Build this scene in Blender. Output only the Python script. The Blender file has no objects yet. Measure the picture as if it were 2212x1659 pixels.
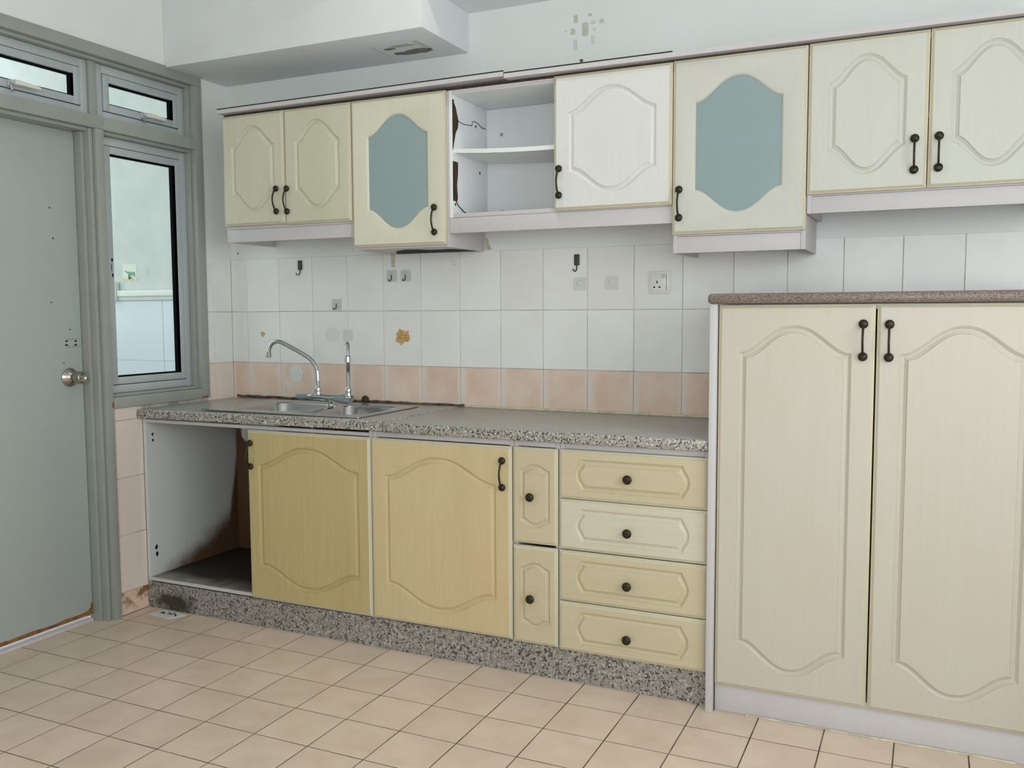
import bpy, bmesh, math, random
from mathutils import Vector, Matrix
random.seed(7)
scene = bpy.context.scene
col = scene.collection
PI = math.pi

# ------------------------------------------------------------------ camera, world, light, exposure
cam_d = bpy.data.cameras.new('camera')
cam_d.sensor_width = 36.0
cam_d.sensor_fit = 'HORIZONTAL'
cam_d.lens = 31.8135
cam_d.clip_start = 0.05
cam = bpy.data.objects.new('camera', cam_d)
col.objects.link(cam)
CR = Vector((0.90753555, 0.41995168, -0.00445204))
CU = Vector((-0.02886109, 0.07293883, 0.99691873))
CF = Vector((-0.41898242, 0.9046107, -0.07831485))
m4 = Matrix.Identity(4)
for i in range(3):
    m4[i][0], m4[i][1], m4[i][2] = CR[i], CU[i], -CF[i]
m4.translation = Vector((3.1255, -3.4740, 1.2950))
cam.matrix_world = m4
scene.camera = cam

world = bpy.data.worlds.new('overcast_sky')
scene.world = world
world.use_nodes = True
bg = world.node_tree.nodes['Background']
bg.inputs[0].default_value = (0.93, 0.97, 1.0, 1)
bg.inputs[1].default_value = 1.75

def area_light(name, loc, rot, sx, sy, power, color):
    l = bpy.data.lights.new(name, 'AREA')
    l.shape = 'RECTANGLE'; l.size = sx; l.size_y = sy
    l.energy = power; l.color = color
    o = bpy.data.objects.new(name, l)
    o.location = loc; o.rotation_euler = rot
    col.objects.link(o)
    return o
# daylight entering by the two windows behind the camera
area_light('daylight_rear_window', (3.35, -5.02, 1.60), (PI/2, 0, 0), 1.5, 1.4, 31, (0.94, 0.97, 1.0))
area_light('daylight_side_window', (4.42, -2.5, 1.65), (0, PI/2, 0), 1.4, 2.0, 20, (0.94, 0.97, 1.0))

vs = scene.view_settings
scene.display_settings.display_device = 'sRGB'
vs.view_transform = 'Standard'
vs.look = 'None'
vs.exposure = 0.36
vs.gamma = 1.0
vs.use_curve_mapping = False

# ------------------------------------------------------------------ materials
def S(r, g, b):
    f = lambda c: (c/255/12.92) if c/255 <= 0.04045 else ((c/255+0.055)/1.055)**2.4
    return (f(r), f(g), f(b), 1)

class N:
    def __init__(self, name):
        self.m = bpy.data.materials.new(name)
        self.m.use_nodes = True
        self.t = self.m.node_tree
        self.p = self.t.nodes['Principled BSDF']
        self.out = self.t.nodes['Material Output']
    def n(self, typ, **kw):
        x = self.t.nodes.new(typ)
        for k, v in kw.items():
            setattr(x, k, v)
        return x
    def l(self, a, b):
        self.t.links.new(a, b)
    def coord(self, scale=(1, 1, 1), kind='Object', loc=(0, 0, 0)):
        c = self.n('ShaderNodeTexCoord'); mp = self.n('ShaderNodeMapping')
        self.l(c.outputs[kind], mp.inputs[0])
        mp.inputs['Scale'].default_value = scale
        mp.inputs['Location'].default_value = loc
        return mp.outputs[0]
    def noise(self, vec, scale, detail=3, rough=0.5, dist=0):
        x = self.n('ShaderNodeTexNoise')
        self.l(vec, x.inputs['Vector'])
        x.inputs['Scale'].default_value = scale
        x.inputs['Detail'].default_value = detail
        x.inputs['Roughness'].default_value = rough
        x.inputs['Distortion'].default_value = dist
        return x.outputs['Fac']
    def ramp(self, fac, stops, interp='LINEAR'):
        x = self.n('ShaderNodeValToRGB')
        self.l(fac, x.inputs[0])
        e = x.color_ramp.elements
        x.color_ramp.interpolation = interp
        while len(e) > len(stops): e.remove(e[-1])
        while len(e) < len(stops): e.new(0.5)
        for i, (p, c) in enumerate(stops):
            e[i].position = p
            e[i].color = c if len(c) == 4 else (*c, 1)
        return x.outputs[0]
    def mix(self, fac, a, b, mode='MIX'):
        x = self.n('ShaderNodeMixRGB'); x.blend_type = mode
        for s, v in ((0, fac), (1, a), (2, b)):
            if hasattr(v, 'links'): self.l(v, x.inputs[s])
            else: x.inputs[s].default_value = v
        return x.outputs[0]
    def math(self, op, a, b=0.5, c=None, clamp=False):
        x = self.n('ShaderNodeMath'); x.operation = op; x.use_clamp = clamp
        for s, v in ((0, a), (1, b), (2, c)):
            if v is None: continue
            if hasattr(v, 'links'): self.l(v, x.inputs[s])
            else: x.inputs[s].default_value = v
        return x.outputs[0]
    def rng(self, v, a, b, c=0.0, d=1.0):
        x = self.n('ShaderNodeMapRange'); x.interpolation_type = 'SMOOTHSTEP'
        self.l(v, x.inputs[0])
        for i, k in enumerate((a, b, c, d)): x.inputs[i+1].default_value = k
        return x.outputs[0]
    def sep(self, vec):
        x = self.n('ShaderNodeSeparateXYZ'); self.l(vec, x.inputs[0]); return x.outputs
    def bump(self, h, strength=0.2, dist=0.002):
        x = self.n('ShaderNodeBump')
        self.l(h, x.inputs['Height'])
        x.inputs['Strength'].default_value = strength
        x.inputs['Distance'].default_value = dist
        self.l(x.outputs[0], self.p.inputs['Normal'])
    def set(self, color=None, rough=0.5, metal=0.0, spec=0.5):
        if color is not None:
            if hasattr(color, 'links'): self.l(color, self.p.inputs['Base Color'])
            else: self.p.inputs['Base Color'].default_value = color
        if hasattr(rough, 'links'): self.l(rough, self.p.inputs['Roughness'])
        else: self.p.inputs['Roughness'].default_value = rough
        self.p.inputs['Metallic'].default_value = metal
        self.p.inputs['Specular IOR Level'].default_value = spec
        return self.m

M = {}
def plain(name, c, rough=0.5, metal=0.0, spec=0.5, vary=0.0, scale=20, bump=0.0, c2=None):
    k = N(name)
    v = k.coord()
    f = k.noise(v, scale, 4)
    if c2 is None:
        c2 = tuple(max(0, x*(1-vary)) for x in c[:3]) + (1,)
    colr = k.ramp(f, [(0.35, c), (0.7, c2)])
    if bump: k.bump(f, bump)
    M[name] = k.set(colr, rough, metal, spec)
    return M[name]

def laminate(name, c, c2, horizontal=False, rough=0.42, patch=None):
    """foil wrapped door with a fine printed wood grain"""
    k = N(name)
    ri = k.n('ShaderNodeObjectInfo')
    c0 = k.n('ShaderNodeTexCoord')
    va = k.n('ShaderNodeVectorMath'); va.operation = 'MULTIPLY_ADD'
    k.l(c0.outputs['Object'], va.inputs[0])
    va.inputs[1].default_value = (1, 1, 1)
    cx = k.n('ShaderNodeCombineXYZ')
    for i in range(3): k.l(k.math('MULTIPLY', ri.outputs['Random'], 7.0 + i), cx.inputs[i])
    k.l(cx.outputs[0], va.inputs[2])
    mp = k.n('ShaderNodeMapping'); k.l(va.outputs[0], mp.inputs[0])
    mp.inputs['Scale'].default_value = (2.2, 30, 48) if horizontal else (48, 30, 2.2)
    g = k.noise(mp.outputs[0], 1.6, 5, 0.62, 0.6)
    mp2 = k.n('ShaderNodeMapping'); k.l(va.outputs[0], mp2.inputs[0])
    mp2.inputs['Scale'].default_value = (1.1, 3, 7) if horizontal else (7, 3, 1.1)
    b = k.noise(mp2.outputs[0], 1.0, 3)
    cc = k.ramp(g, [(0.30, tuple((a+b)/2 for a, b in zip(c, c2))), (0.56, c), (0.8, c)])
    cc = k.mix(k.rng(b, 0.42, 0.75), cc, k.mix(0.5, cc, c2))
    if patch is not None:
        f = k.noise(va.outputs[0], 3.2, 2)
        cc = k.mix(k.rng(f, 0.5, 0.72, 0, 0.55), cc, patch)
    k.bump(g, 0.06, 0.001)
    M[name] = k.set(cc, rough, 0, 0.4)

laminate('door_ivory', S(207, 206, 183), S(200, 197, 172))
laminate('door_pale', S(202, 203, 193), S(197, 197, 185))
laminate('door_edge', S(203, 197, 173), S(196, 189, 162))
laminate('door_white', S(220, 220, 216), S(214, 214, 208))
laminate('door_cream', S(218, 216, 196), S(210, 207, 184))
laminate('door_tan', S(193, 177, 127), S(178, 160, 109), patch=S(190, 164, 120))
laminate('door_sand', S(208, 190, 148), S(197, 178, 134), patch=S(206, 178, 140))
laminate('drawer_tan', S(202, 191, 160), S(194, 182, 149), horizontal=True)
laminate('drawer_pale', S(209, 203, 183), S(202, 195, 172), horizontal=True)
laminate('door_tall', S(199, 194, 181), S(193, 187, 172), patch=S(196, 192, 172))
laminate('carcass_lilac', S(202, 199, 200), S(199, 195, 196), rough=0.5)
plain('carcass_white', S(236, 240, 240), 0.5, vary=0.05, scale=6)
plain('board_brown', S(72, 52, 40), 0.85, vary=0.5, scale=60, bump=0.6, c2=S(40, 28, 22))
plain('dark_gap', S(34, 26, 20), 0.9, vary=0.3)
plain('black_seal', S(30, 32, 31), 0.7)
plain('bronze', S(62, 58, 46), 0.42, 0.75, vary=0.35, scale=90)
plain('chrome', S(205, 210, 212), 0.09, 1.0)
plain('steel', S(186, 188, 188), 0.27, 1.0, vary=0.12, scale=40)
plain('steel_knob', S(170, 166, 158), 0.24, 1.0)
plain('grey_plastic', S(128, 136, 138), 0.45)
plain('rubber', S(58, 42, 28), 0.7, vary=0.3)
plain('paint_grey', S(157, 162, 155), 0.42, vary=0.07, scale=9)
plain('paint_door', S(172, 183, 179), 0.4, vary=0.04, scale=3)
plain('aluminium', S(186, 195, 197), 0.4, 0.2, vary=0.05)
plain('gasket', S(6, 9, 10), 0.95, spec=0.1)
plain('wood_raw', S(150, 104, 58), 0.85, vary=0.4, scale=40, c2=S(100, 66, 36))
plain('threshold', S(212, 205, 208), 0.4, vary=0.06)
plain('plastic_white', S(226, 227, 221), 0.3)
plain('plastic_clear', S(202, 206, 206), 0.25, vary=0.04)
plain('plastic_faint', S(216, 217, 213), 0.3, vary=0.03)
plain('hook_grey', S(70, 72, 68), 0.5, 0.3)
plain('hole_black', S(14, 13, 11), 0.9)
plain('sealant', S(218, 212, 186), 0.6, vary=0.25, scale=50)
plain('sealant_dirty', S(112, 96, 68), 0.8, vary=0.6, scale=40, c2=S(46, 37, 27))
plain('residue_orange', S(186, 138, 56), 0.7, vary=0.3, scale=90, c2=S(206, 184, 140))
plain('residue_white', S(222, 224, 222), 0.7, vary=0.15, scale=80)
plain('residue_pale', S(220, 225, 222), 0.6, vary=0.03)
plain('residue_tan', S(178, 168, 118), 0.8, vary=0.3, scale=90, c2=S(196, 190, 160))
plain('stain_pale', S(206, 200, 176), 0.8, vary=0.2, scale=60)
plain('scar', S(201, 203, 186), 0.85, vary=0.1, scale=60)
plain('scar_light', S(214, 217, 209), 0.85, vary=0.08, scale=60)
plain('mould', S(140, 139, 116), 0.9, vary=0.4, scale=80)
plain('sticker_green', S(96, 166, 132), 0.5, vary=0.1)
plain('sticker_yellow', S(222, 214, 150), 0.5, vary=0.1)
plain('sticker_paper', S(226, 228, 212), 0.5, vary=0.04)
plain('pipe_white', S(196, 194, 186), 0.45, vary=0.1)
plain('shade_dark', S(58, 60, 60), 0.7)
plain('lamp_enamel', S(226, 226, 222), 0.4)
plain('plaster_scuffed', S(214, 216, 211), 0.85, vary=0.10, scale=7, c2=S(204, 206, 199))
plain('tile_yard', S(216, 224, 228), 0.25, vary=0.03, scale=4)
plain('painted_void', S(46, 36, 28), 0.95, vary=0.6, scale=30)

def plaster(name, c, c2):
    k = N(name)
    v = k.coord()
    f = k.noise(v, 2.2, 4)
    g = k.noise(v, 140, 3)
    k.bump(g, 0.08, 0.001)
    M[name] = k.set(k.ramp(f, [(0.35, c), (0.72, c2)]), 0.82, 0, 0.3)
plaster('plaster_wall', S(233, 237, 235), S(228, 231, 227))
plaster('plaster_dull', S(196, 198, 194), S(188, 190, 184))
plaster('plaster_ceiling', S(226, 228, 225), S(220, 222, 217))
plaster('plaster_beam', S(230, 235, 236), S(224, 228, 228))

def grout(name, c, c2):
    k = N(name)
    v = k.coord()
    f = k.noise(v, 9, 4, 0.6)
    M[name] = k.set(k.ramp(f, [(0.42, c), (0.62, c2)]), 0.9, 0, 0.2)
grout('grout_wall', S(204, 201, 192), S(156, 152, 140))
grout('grout_floor', S(122, 108, 88), S(84, 76, 62))

def tile(name, c, c2, scale=7.0, rough=0.22, lo=0.36, hi=0.66, rnd=0.04, edge=None):
    k = N(name)
    oi = k.n('ShaderNodeObjectInfo')
    c0 = k.n('ShaderNodeTexCoord')
    cx = k.n('ShaderNodeCombineXYZ')
    for i in range(3): k.l(k.math('MULTIPLY', oi.outputs['Random'], 11.0 + 3*i), cx.inputs[i])
    va = k.n('ShaderNodeVectorMath'); va.operation = 'ADD'
    k.l(c0.outputs['Object'], va.inputs[0]); k.l(cx.outputs[0], va.inputs[1])
    f = k.noise(va.outputs[0], scale, 4, 0.55)
    cc = k.ramp(f, [(lo, c), (hi, c2)])
    if edge is not None:            # printed pale border of the glaze
        s = k.sep(c0.outputs['Generated'])
        e = k.math('MINIMUM', s[0], k.math('MULTIPLY', k.math('SUBTRACT', 1.0, s[0]), 2.2))
        e = k.math('ADD', e, k.math('MULTIPLY', k.math('SUBTRACT', f, 0.5), 0.25))
        cc = k.mix(k.rng(e, 0.03, 0.2, 1, 0), cc, edge)
    hv = k.n('ShaderNodeHueSaturation')
    k.l(cc, hv.inputs['Color'])
    k.l(k.math('MULTIPLY_ADD', oi.outputs['Random'], rnd, 1 - rnd/2), hv.inputs['Value'])
    g = k.noise(va.outputs[0], 30, 2)
    k.bump(g, 0.03, 0.001)
    M[name] = k.set(hv.outputs[0], rough, 0, 0.4)
tile('tile_white', S(236, 237, 234), S(230, 230, 226), 5.0, 0.34)
tile('tile_peach', S(222, 194, 174), S(229, 212, 198), 8.0, 0.3, 0.34, 0.68, 0.05, edge=S(226, 214, 203))
tile('tile_peach_side', S(226, 203, 189), S(230, 212, 200), 6.0, 0.25, 0.34, 0.68, 0.04, edge=S(226, 212, 202))
tile('tile_floor', S(225, 206, 187), S(214, 193, 173), 8.0, 0.33, 0.36, 0.68, 0.06)

def tile_stained():
    k = N('tile_peach_stained')
    v = k.coord()
    f = k.noise(v, 18, 5, 0.65)
    s = k.sep(v)
    z = k.rng(s[2], -0.06, 0.03)
    w = k.math('MULTIPLY', k.rng(f, 0.45, 0.62), z)
    M['tile_peach_stained'] = k.set(k.mix(w, S(224, 196, 178), S(134, 92, 52)), 0.35)
tile_stained()

def granite(name, base, light, dark, scale, stain=None, dust_sheen=None, rough=0.25, dk=0.40):
    k = N(name)
    v = k.coord()
    f1 = k.noise(v, scale, 2, 0.6)
    f2 = k.noise(k.coord(loc=(5.3, 2.1, 7.7)), scale*0.85, 2, 0.6)
    f3 = k.noise(v, scale*0.25, 3)
    cc = k.ramp(f2, [(0.42, base), (0.55, base), (0.60, light), (0.75, light)])
    cc = k.mix(k.rng(f1, dk-0.035, dk+0.03, 1, 0), cc, dark)
    cc = k.mix(k.rng(f3, 0.5, 0.7, 0, 0.3), cc, base)
    if dust_sheen is not None:             # dusty film plus grazing reflection, painted as grey haze on the upward face
        ge = k.n('ShaderNodeNewGeometry')
        nz = k.sep(ge.outputs['Normal'])[2]
        f4 = k.noise(k.coord((3, 12, 3)), 3, 4)
        cc = k.mix(k.math('MULTIPLY', k.rng(nz, 0.6, 0.95), k.rng(f4, 0.2, 0.7, 0.62, 0.9)), cc, dust_sheen)
    if stain is not None:
        (cx_, cz_, rx, rz, sc) = stain
        s = k.sep(v)
        dx = k.math('DIVIDE', k.math('SUBTRACT', s[0], cx_), rx)
        dz = k.math('DIVIDE', k.math('SUBTRACT', s[2], cz_), rz)
        d = k.math('SQRT', k.math('ADD', k.math('MULTIPLY', dx, dx), k.math('MULTIPLY', dz, dz)))
        nz2 = k.noise(v, 22, 5, 0.6)
        d = k.math('ADD', d, k.math('MULTIPLY', k.math('SUBTRACT', nz2, 0.5), 1.6))
        cc = k.mix(k.rng(d, 0.35, 1.15, 0.92, 0), cc, sc)
    M[name] = k.set(cc, rough, 0, 0.45)
granite('granite_counter', S(160, 155, 146), S(208, 205, 197), S(48, 47, 44), 145, dust_sheen=S(166, 164, 156), rough=0.3, dk=0.43)
granite('granite_plinth', S(150, 145, 138), S(188, 183, 176), S(66, 63, 60), 135, stain=(0.16, 0.035, 0.13, 0.06, S(44, 36, 28)), rough=0.4, dk=0.43)
granite('slab_brown', S(126, 112, 104), S(152, 138, 130), S(88, 76, 70), 230, rough=0.4, dk=0.42)

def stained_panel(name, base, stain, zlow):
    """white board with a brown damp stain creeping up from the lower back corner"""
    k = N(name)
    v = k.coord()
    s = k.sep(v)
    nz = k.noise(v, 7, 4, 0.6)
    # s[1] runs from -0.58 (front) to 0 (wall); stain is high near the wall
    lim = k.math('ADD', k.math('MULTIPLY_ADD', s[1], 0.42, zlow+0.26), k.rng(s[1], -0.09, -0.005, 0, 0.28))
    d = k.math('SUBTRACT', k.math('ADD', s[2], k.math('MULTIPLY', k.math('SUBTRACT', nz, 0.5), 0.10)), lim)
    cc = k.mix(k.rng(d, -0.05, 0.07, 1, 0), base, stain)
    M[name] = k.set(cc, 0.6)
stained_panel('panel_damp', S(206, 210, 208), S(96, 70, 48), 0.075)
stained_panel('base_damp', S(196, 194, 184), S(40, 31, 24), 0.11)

def frosted():
    k = N('glass_frosted')
    t = k.t
    d = k.n('ShaderNodeBsdfDiffuse'); d.inputs[0].default_value = S(212, 232, 231)
    tr = k.n('ShaderNodeBsdfTransparent'); tr.inputs[0].default_value = S(176, 208, 214)
    gl = k.n('ShaderNodeBsdfGlossy'); gl.inputs[0].default_value = (1, 1, 1, 1); gl.inputs['Roughness'].default_value = 0.22
    m1 = k.n('ShaderNodeMixShader'); m1.inputs[0].default_value = 0.62
    k.l(d.outputs[0], m1.inputs[1]); k.l(tr.outputs[0], m1.inputs[2])
    m2 = k.n('ShaderNodeMixShader'); m2.inputs[0].default_value = 0.06
    k.l(m1.outputs[0], m2.inputs[1]); k.l(gl.outputs[0], m2.inputs[2])
    k.l(m2.outputs[0], k.out.inputs['Surface'])
    M['glass_frosted'] = k.m
    k = N('glass_clear')
    tr = k.n('ShaderNodeBsdfTransparent'); tr.inputs[0].default_value = S(240, 246, 246)
    gl = k.n('ShaderNodeBsdfGlossy'); gl.inputs['Roughness'].default_value = 0.03
    m1 = k.n('ShaderNodeMixShader'); m1.inputs[0].default_value = 0.05
    k.l(tr.outputs[0], m1.inputs[1]); k.l(gl.outputs[0], m1.inputs[2])
    k.l(m1.outputs[0], k.out.inputs['Surface'])
    M['glass_clear'] = k.m
    k = N('bulb_glow')
    e = k.n('ShaderNodeEmission'); e.inputs[0].default_value = (1, 0.98, 0.94, 1); e.inputs[1].default_value = 14
    k.l(e.outputs[0], k.out.inputs['Surface'])
    M['bulb_glow'] = k.m
frosted()

# ------------------------------------------------------------------ mesh helpers
class MB:
    def __init__(self): self.v = []; self.f = []; self.mi = []
    def add(self, vs, fs, mi=0):
        b = len(self.v)
        self.v += [tuple(x) for x in vs]
        self.f += [tuple(i+b for i in f) for f in fs]
        self.mi += [mi]*len(fs)
        return self
    def box(self, x0, x1, y0, y1, z0, z1, bev=0.0, mi=0):
        if bev <= 0:
            vs = [(x, y, z) for z in (z0, z1) for y in (y0, y1) for x in (x0, x1)]
            fs = [(0, 2, 3, 1), (4, 5, 7, 6), (0, 1, 5, 4), (2, 6, 7, 3), (0, 4, 6, 2), (1, 3, 7, 5)]
            return self.add(vs, fs, mi)
        bm = bmesh.new()
        bmesh.ops.create_cube(bm, size=1)
        for v in bm.verts:
            v.co = Vector(((x0+x1)/2+v.co.x*(x1-x0), (y0+y1)/2+v.co.y*(y1-y0), (z0+z1)/2+v.co.z*(z1-z0)))
        bmesh.ops.bevel(bm, geom=bm.edges[:], offset=bev, segments=2, affect='EDGES', profile=0.5)
        return self.addbm(bm, mi)
    def addbm(self, bm, mi=0):
        bm.verts.index_update()
        self.add([v.co[:] for v in bm.verts], [[v.index for v in f.verts] for f in bm.faces], mi)
        bm.free()
        return self
    def tube(self, path, r, n=12, cap=True, mi=0):
        path = [Vector(p) for p in path]
        k = len(path)
        rs = r if isinstance(r, (list, tuple)) else [r]*k
        up = None; rings = []
        for i, p in enumerate(path):
            t = (path[min(i+1, k-1)] - path[max(i-1, 0)]).normalized()
            if up is None:
                a = Vector((0, 0, 1)) if abs(t.z) < 0.9 else Vector((1, 0, 0))
                up = (a - t*a.dot(t)).normalized()
            else:
                up = (up - t*up.dot(t)).normalized()
            s = t.cross(up)
            rings.append([p + (up*math.cos(2*PI*j/n) + s*math.sin(2*PI*j/n))*rs[i] for j in range(n)])
        vs = [v for r_ in rings for v in r_]
        fs = [(i*n+j, i*n+(j+1) % n, (i+1)*n+(j+1) % n, (i+1)*n+j) for i in range(k-1) for j in range(n)]
        if cap: fs += [tuple(range(n))[::-1], tuple((k-1)*n+j for j in range(n))]
        return self.add(vs, fs, mi)
    def lathe(self, prof, c, axis, n=24, mi=0):
        """prof: (radius, height) pairs along axis from c"""
        a = Vector(axis).normalized()
        b = Vector((0, 0, 1)) if abs(a.z) < 0.9 else Vector((1, 0, 0))
        u = (b - a*b.dot(a)).normalized(); w = a.cross(u); c = Vector(c)
        vs = [c + a*h + (u*math.cos(2*PI*j/n) + w*math.sin(2*PI*j/n))*max(r, 1e-5) for r, h in prof for j in range(n)]
        fs = [(i*n+j, i*n+(j+1) % n, (i+1)*n+(j+1) % n, (i+1)*n+j) for i in range(len(prof)-1) for j in range(n)]
        fs += [tuple(range(n))[::-1], tuple((len(prof)-1)*n+j for j in range(n))]
        return self.add(vs, fs, mi)
    def prism(self, poly, to3, t0, t1, mi=0):
        """poly in 2D, to3(a,b,t) -> point"""
        n = len(poly)
        vs = [to3(a, b, t0) for a, b in poly] + [to3(a, b, t1) for a, b in poly]
        fs = [tuple(range(n))[::-1], tuple(range(n, 2*n))] + [(i, (i+1) % n, n+(i+1) % n, n+i) for i in range(n)]
        return self.add(vs, fs, mi)
    def mesh(self, name, mats, smooth=None):
        me = bpy.data.meshes.new(name)
        me.from_pydata(self.v, [], self.f)
        bm = bmesh.new(); bm.from_mesh(me)
        bmesh.ops.remove_doubles(bm, verts=bm.verts[:], dist=1e-6)
        bmesh.ops.recalc_face_normals(bm, faces=bm.faces[:])
        bm.to_mesh(me); bm.free()
        if not isinstance(mats, (list, tuple)): mats = [mats]
        for m in mats: me.materials.append(M[m] if isinstance(m, str) else m)
        if len(mats) > 1 and len(self.mi) == len(me.polygons):
            me.polygons.foreach_set('material_index', self.mi)
        if smooth:
            for p in me.polygons: p.use_smooth = True
            me.set_sharp_from_angle(angle=math.radians(smooth))
        me.update()
        return me

def rrect(x0, x1, y0, y1, r, n=6):
    L = []
    for cx, cy, a in ((x1-r, y1-r, 0), (x0+r, y1-r, PI/2), (x0+r, y0+r, PI), (x1-r, y0+r, 1.5*PI)):
        for i in range(n+1):
            t = a + PI/2*i/n
            L.append((cx+r*math.cos(t), cy+r*math.sin(t)))
    return L

def origin(p):
    return Vector(p['o']) if 'o' in p.keys() else p.matrix_basis.translation.copy()

def link(name, me, parent=None, world_at=(0, 0, 0), rot=None):
    """object whose mesh is placed with its origin at world_at"""
    o = bpy.data.objects.new(name, me)
    col.objects.link(o)
    if parent is not None:
        o.parent = parent
        off = Vector((0, 0, 0)); p = parent
        while p is not None:
            off += p.location; p = p.parent
        o.location = Vector(world_at) - off
    else:
        o.location = world_at
    if rot: o.rotation_euler = rot
    return o

def tag(o, label, cat=None, group=None, kind=None):
    if label: o['label'] = label
    if cat: o['category'] = cat
    if group: o['group'] = group
    if kind: o['kind'] = kind
    return o

def empty(name, loc, label, cat, group=None, kind=None):
    o = bpy.data.objects.new(name, None)
    o.empty_display_size = 0.1
    col.objects.link(o); o.location = loc
    return tag(o, label, cat, group, kind)

def box_obj(name, b, mat, parent=None, bev=0.0):
    """b = x0,x1,y0,y1,z0,z1 in world; origin at the box's lower centre"""
    x0, x1, y0, y1, z0, z1 = b
    c = ((x0+x1)/2, (y0+y1)/2, z0)
    me = MB().box(x0-c[0], x1-c[0], y0-c[1], y1-c[1], 0, z1-z0, bev).mesh(name, mat, 35 if bev else None)
    return link(name, me, parent, c)

def world_obj(name, mb, mat, parent=None, smooth=None):
    """mesh given in world coordinates, origin kept at the world's origin"""
    return link(name, mb.mesh(name, mat, smooth), parent, (0, 0, 0))

# ------------------------------------------------------------------ room shell
XR, YF, ZC = 4.4, -5.0, 3.1
floor = box_obj('floor', (-0.12, XR+0.1, YF-0.1, 0.12, -0.12, -0.0007), 'grout_floor')
tag(floor, 'kitchen floor of square beige pink ceramic tiles with thin dark joints', 'floor', kind='structure')

def tile_mesh(name, w, h, t, ch, mat, axis):
    """chamfered tile centred on its face; axis: 'z' floor, 'y' back wall, 'x' left wall. face at 0, body behind"""
    a, b = w/2, h/2
    L = [(-a, -b, -t), (a, -b, -t), (a, b, -t), (-a, b, -t),
         (-a, -b, -ch), (a, -b, -ch), (a, b, -ch), (-a, b, -ch),
         (-a+ch, -b+ch, 0), (a-ch, -b+ch, 0), (a-ch, b-ch, 0), (-a+ch, b-ch, 0)]
    if axis == 'z': P = [(u, v, d) for u, v, d in L]
    elif axis == 'y': P = [(u, -d, v) for u, v, d in L]
    else: P = [(d, u, v) for u, v, d in L]
    fs = [(0, 1, 2, 3), (8, 9, 10, 11)]
    for k in (0, 4):
        fs += [(k+i, k+(i+1) % 4, k+4+(i+1) % 4, k+4+i) for i in range(4)]
    return MB().add(P, fs).mesh(name, mat)

# floor tiles, one by one over the part of the floor in view and around it
G = 0.2
FX0, FY0 = 0.0592, -0.7524
ft = tile_mesh('floor_tile', G-0.0042, G-0.0042, 0.0006, 0.0004, 'tile_floor', 'z')
far = MB()
nt = 0
for j in range(-4, 22):
    for i in range(-1, 22):
        x = FX0 + G*(i+0.5); y = FY0 - G*(j+0.5)
        if y < YF+0.1 or x > XR-0.1 or y > -0.1: continue
        if i == -1 and y > -0.8: continue
        if -1 <= i <= 16 and 0 <= j <= 13 or (j == -1 and i >= 0 and i <= 16):
            o = link('tile', ft, floor, (x, y, random.uniform(-0.0001, 0.0001)))
            o.rotation_euler = (random.uniform(-1, 1)*0.0004, random.uniform(-1, 1)*0.0004, random.uniform(-1, 1)*0.003)
            nt += 1
        elif j >= 0:
            far.box(x-0.098, x+0.098, y-0.098, y+0.0985, -0.0006, 0)
st_ = tile_mesh('floor_tile_cut', 0.056, G-0.0042, 0.0006, 0.0004, 'tile_floor', 'z')
link('tile', st_, floor, (0.0292, FY0+G*0.5, 0))
fo = world_obj('tile_field', far, 'tile_floor', floor)
tag(fo, None, kind='stuff')

wb = MB()
wb.box(0, XR, 0.003, 0.13, 0, 1.558, mi=0)
wb.box(0, XR, 0.0045, 0.13, 1.558, ZC, mi=1)
wall_back = world_obj('wall_back', wb, ['grout_wall', 'plaster_wall'])
tag(wall_back, 'back kitchen wall, white and peach tiles below cream painted plaster', 'wall', kind='structure')

# wall tiles 20 x 25
WX0, WP = 0.0956, 0.1955
rows = [(0.815, 1.0597, 'tile_peach'), (1.0597, 1.3061, 'tile_white'), (1.3061, 1.5595, 'tile_white')]
xs = [-0.001] + [WX0 + WP*i for i in range(0, 23) if WX0 + WP*i < XR] + [XR]
cache = {}
def wtile(w, h, mat, axis):
    key = (round(w, 4), round(h, 4), mat, axis)
    if key not in cache:
        cache[key] = tile_mesh('wall_tile', w, h, 0.006, 0.0012, mat, axis)
    return cache[key]
for z0, z1, mt in rows:
    for a, b in zip(xs[:-1], xs[1:]):
        if a > 3.7: continue
        o = link('tile', wtile(b-a-0.0022, z1-z0-0.0022, mt, 'y'), wall_back, ((a+b)/2, random.uniform(-0.0003, 0.0004), (z0+z1)/2))
        o.rotation_euler = (random.uniform(-1, 1)*0.002, 0, random.uniform(-1, 1)*0.003)

# left wall with door and window opening
FT, FR, FLm = 2.395, -0.176, -1.75     # frame head, right edge, left edge
wl = MB()
wl.box(-0.11, 0, YF, 0.13, FT, ZC, mi=1)
wl.box(-0.11, 0, YF, FLm, 0, FT, mi=1)
wl.box(-0.11, 0, FR, 0.13, 1.558, FT, mi=1)
wl.box(-0.11, -0.003, FR, 0.13, 0.9, 1.558, mi=0)
wl.box(-0.11, -0.003, -0.760, 0.13, 0, 0.9, mi=0)
wall_left = world_obj('wall_left', wl, ['grout_wall', 'plaster_wall'])
tag(wall_left, 'left kitchen wall with plaster above the grey door frame and peach tiles below the window', 'wall', kind='structure')
for z0, z1, mt in rows:
    for a, b in ((-0.176, -0.122), (-0.122, 0.0012)):
        if z1 < 1.0 and False: continue
        link('tile', wtile(b-a-0.002, z1-z0-0.0022, mt, 'x'), wall_left, (random.uniform(-0.0002, 0.0004), (a+b)/2, (z0+z1)/2))
zz = [0.001, 0.1, 0.348, 0.596, 0.844, 0.899]
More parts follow.
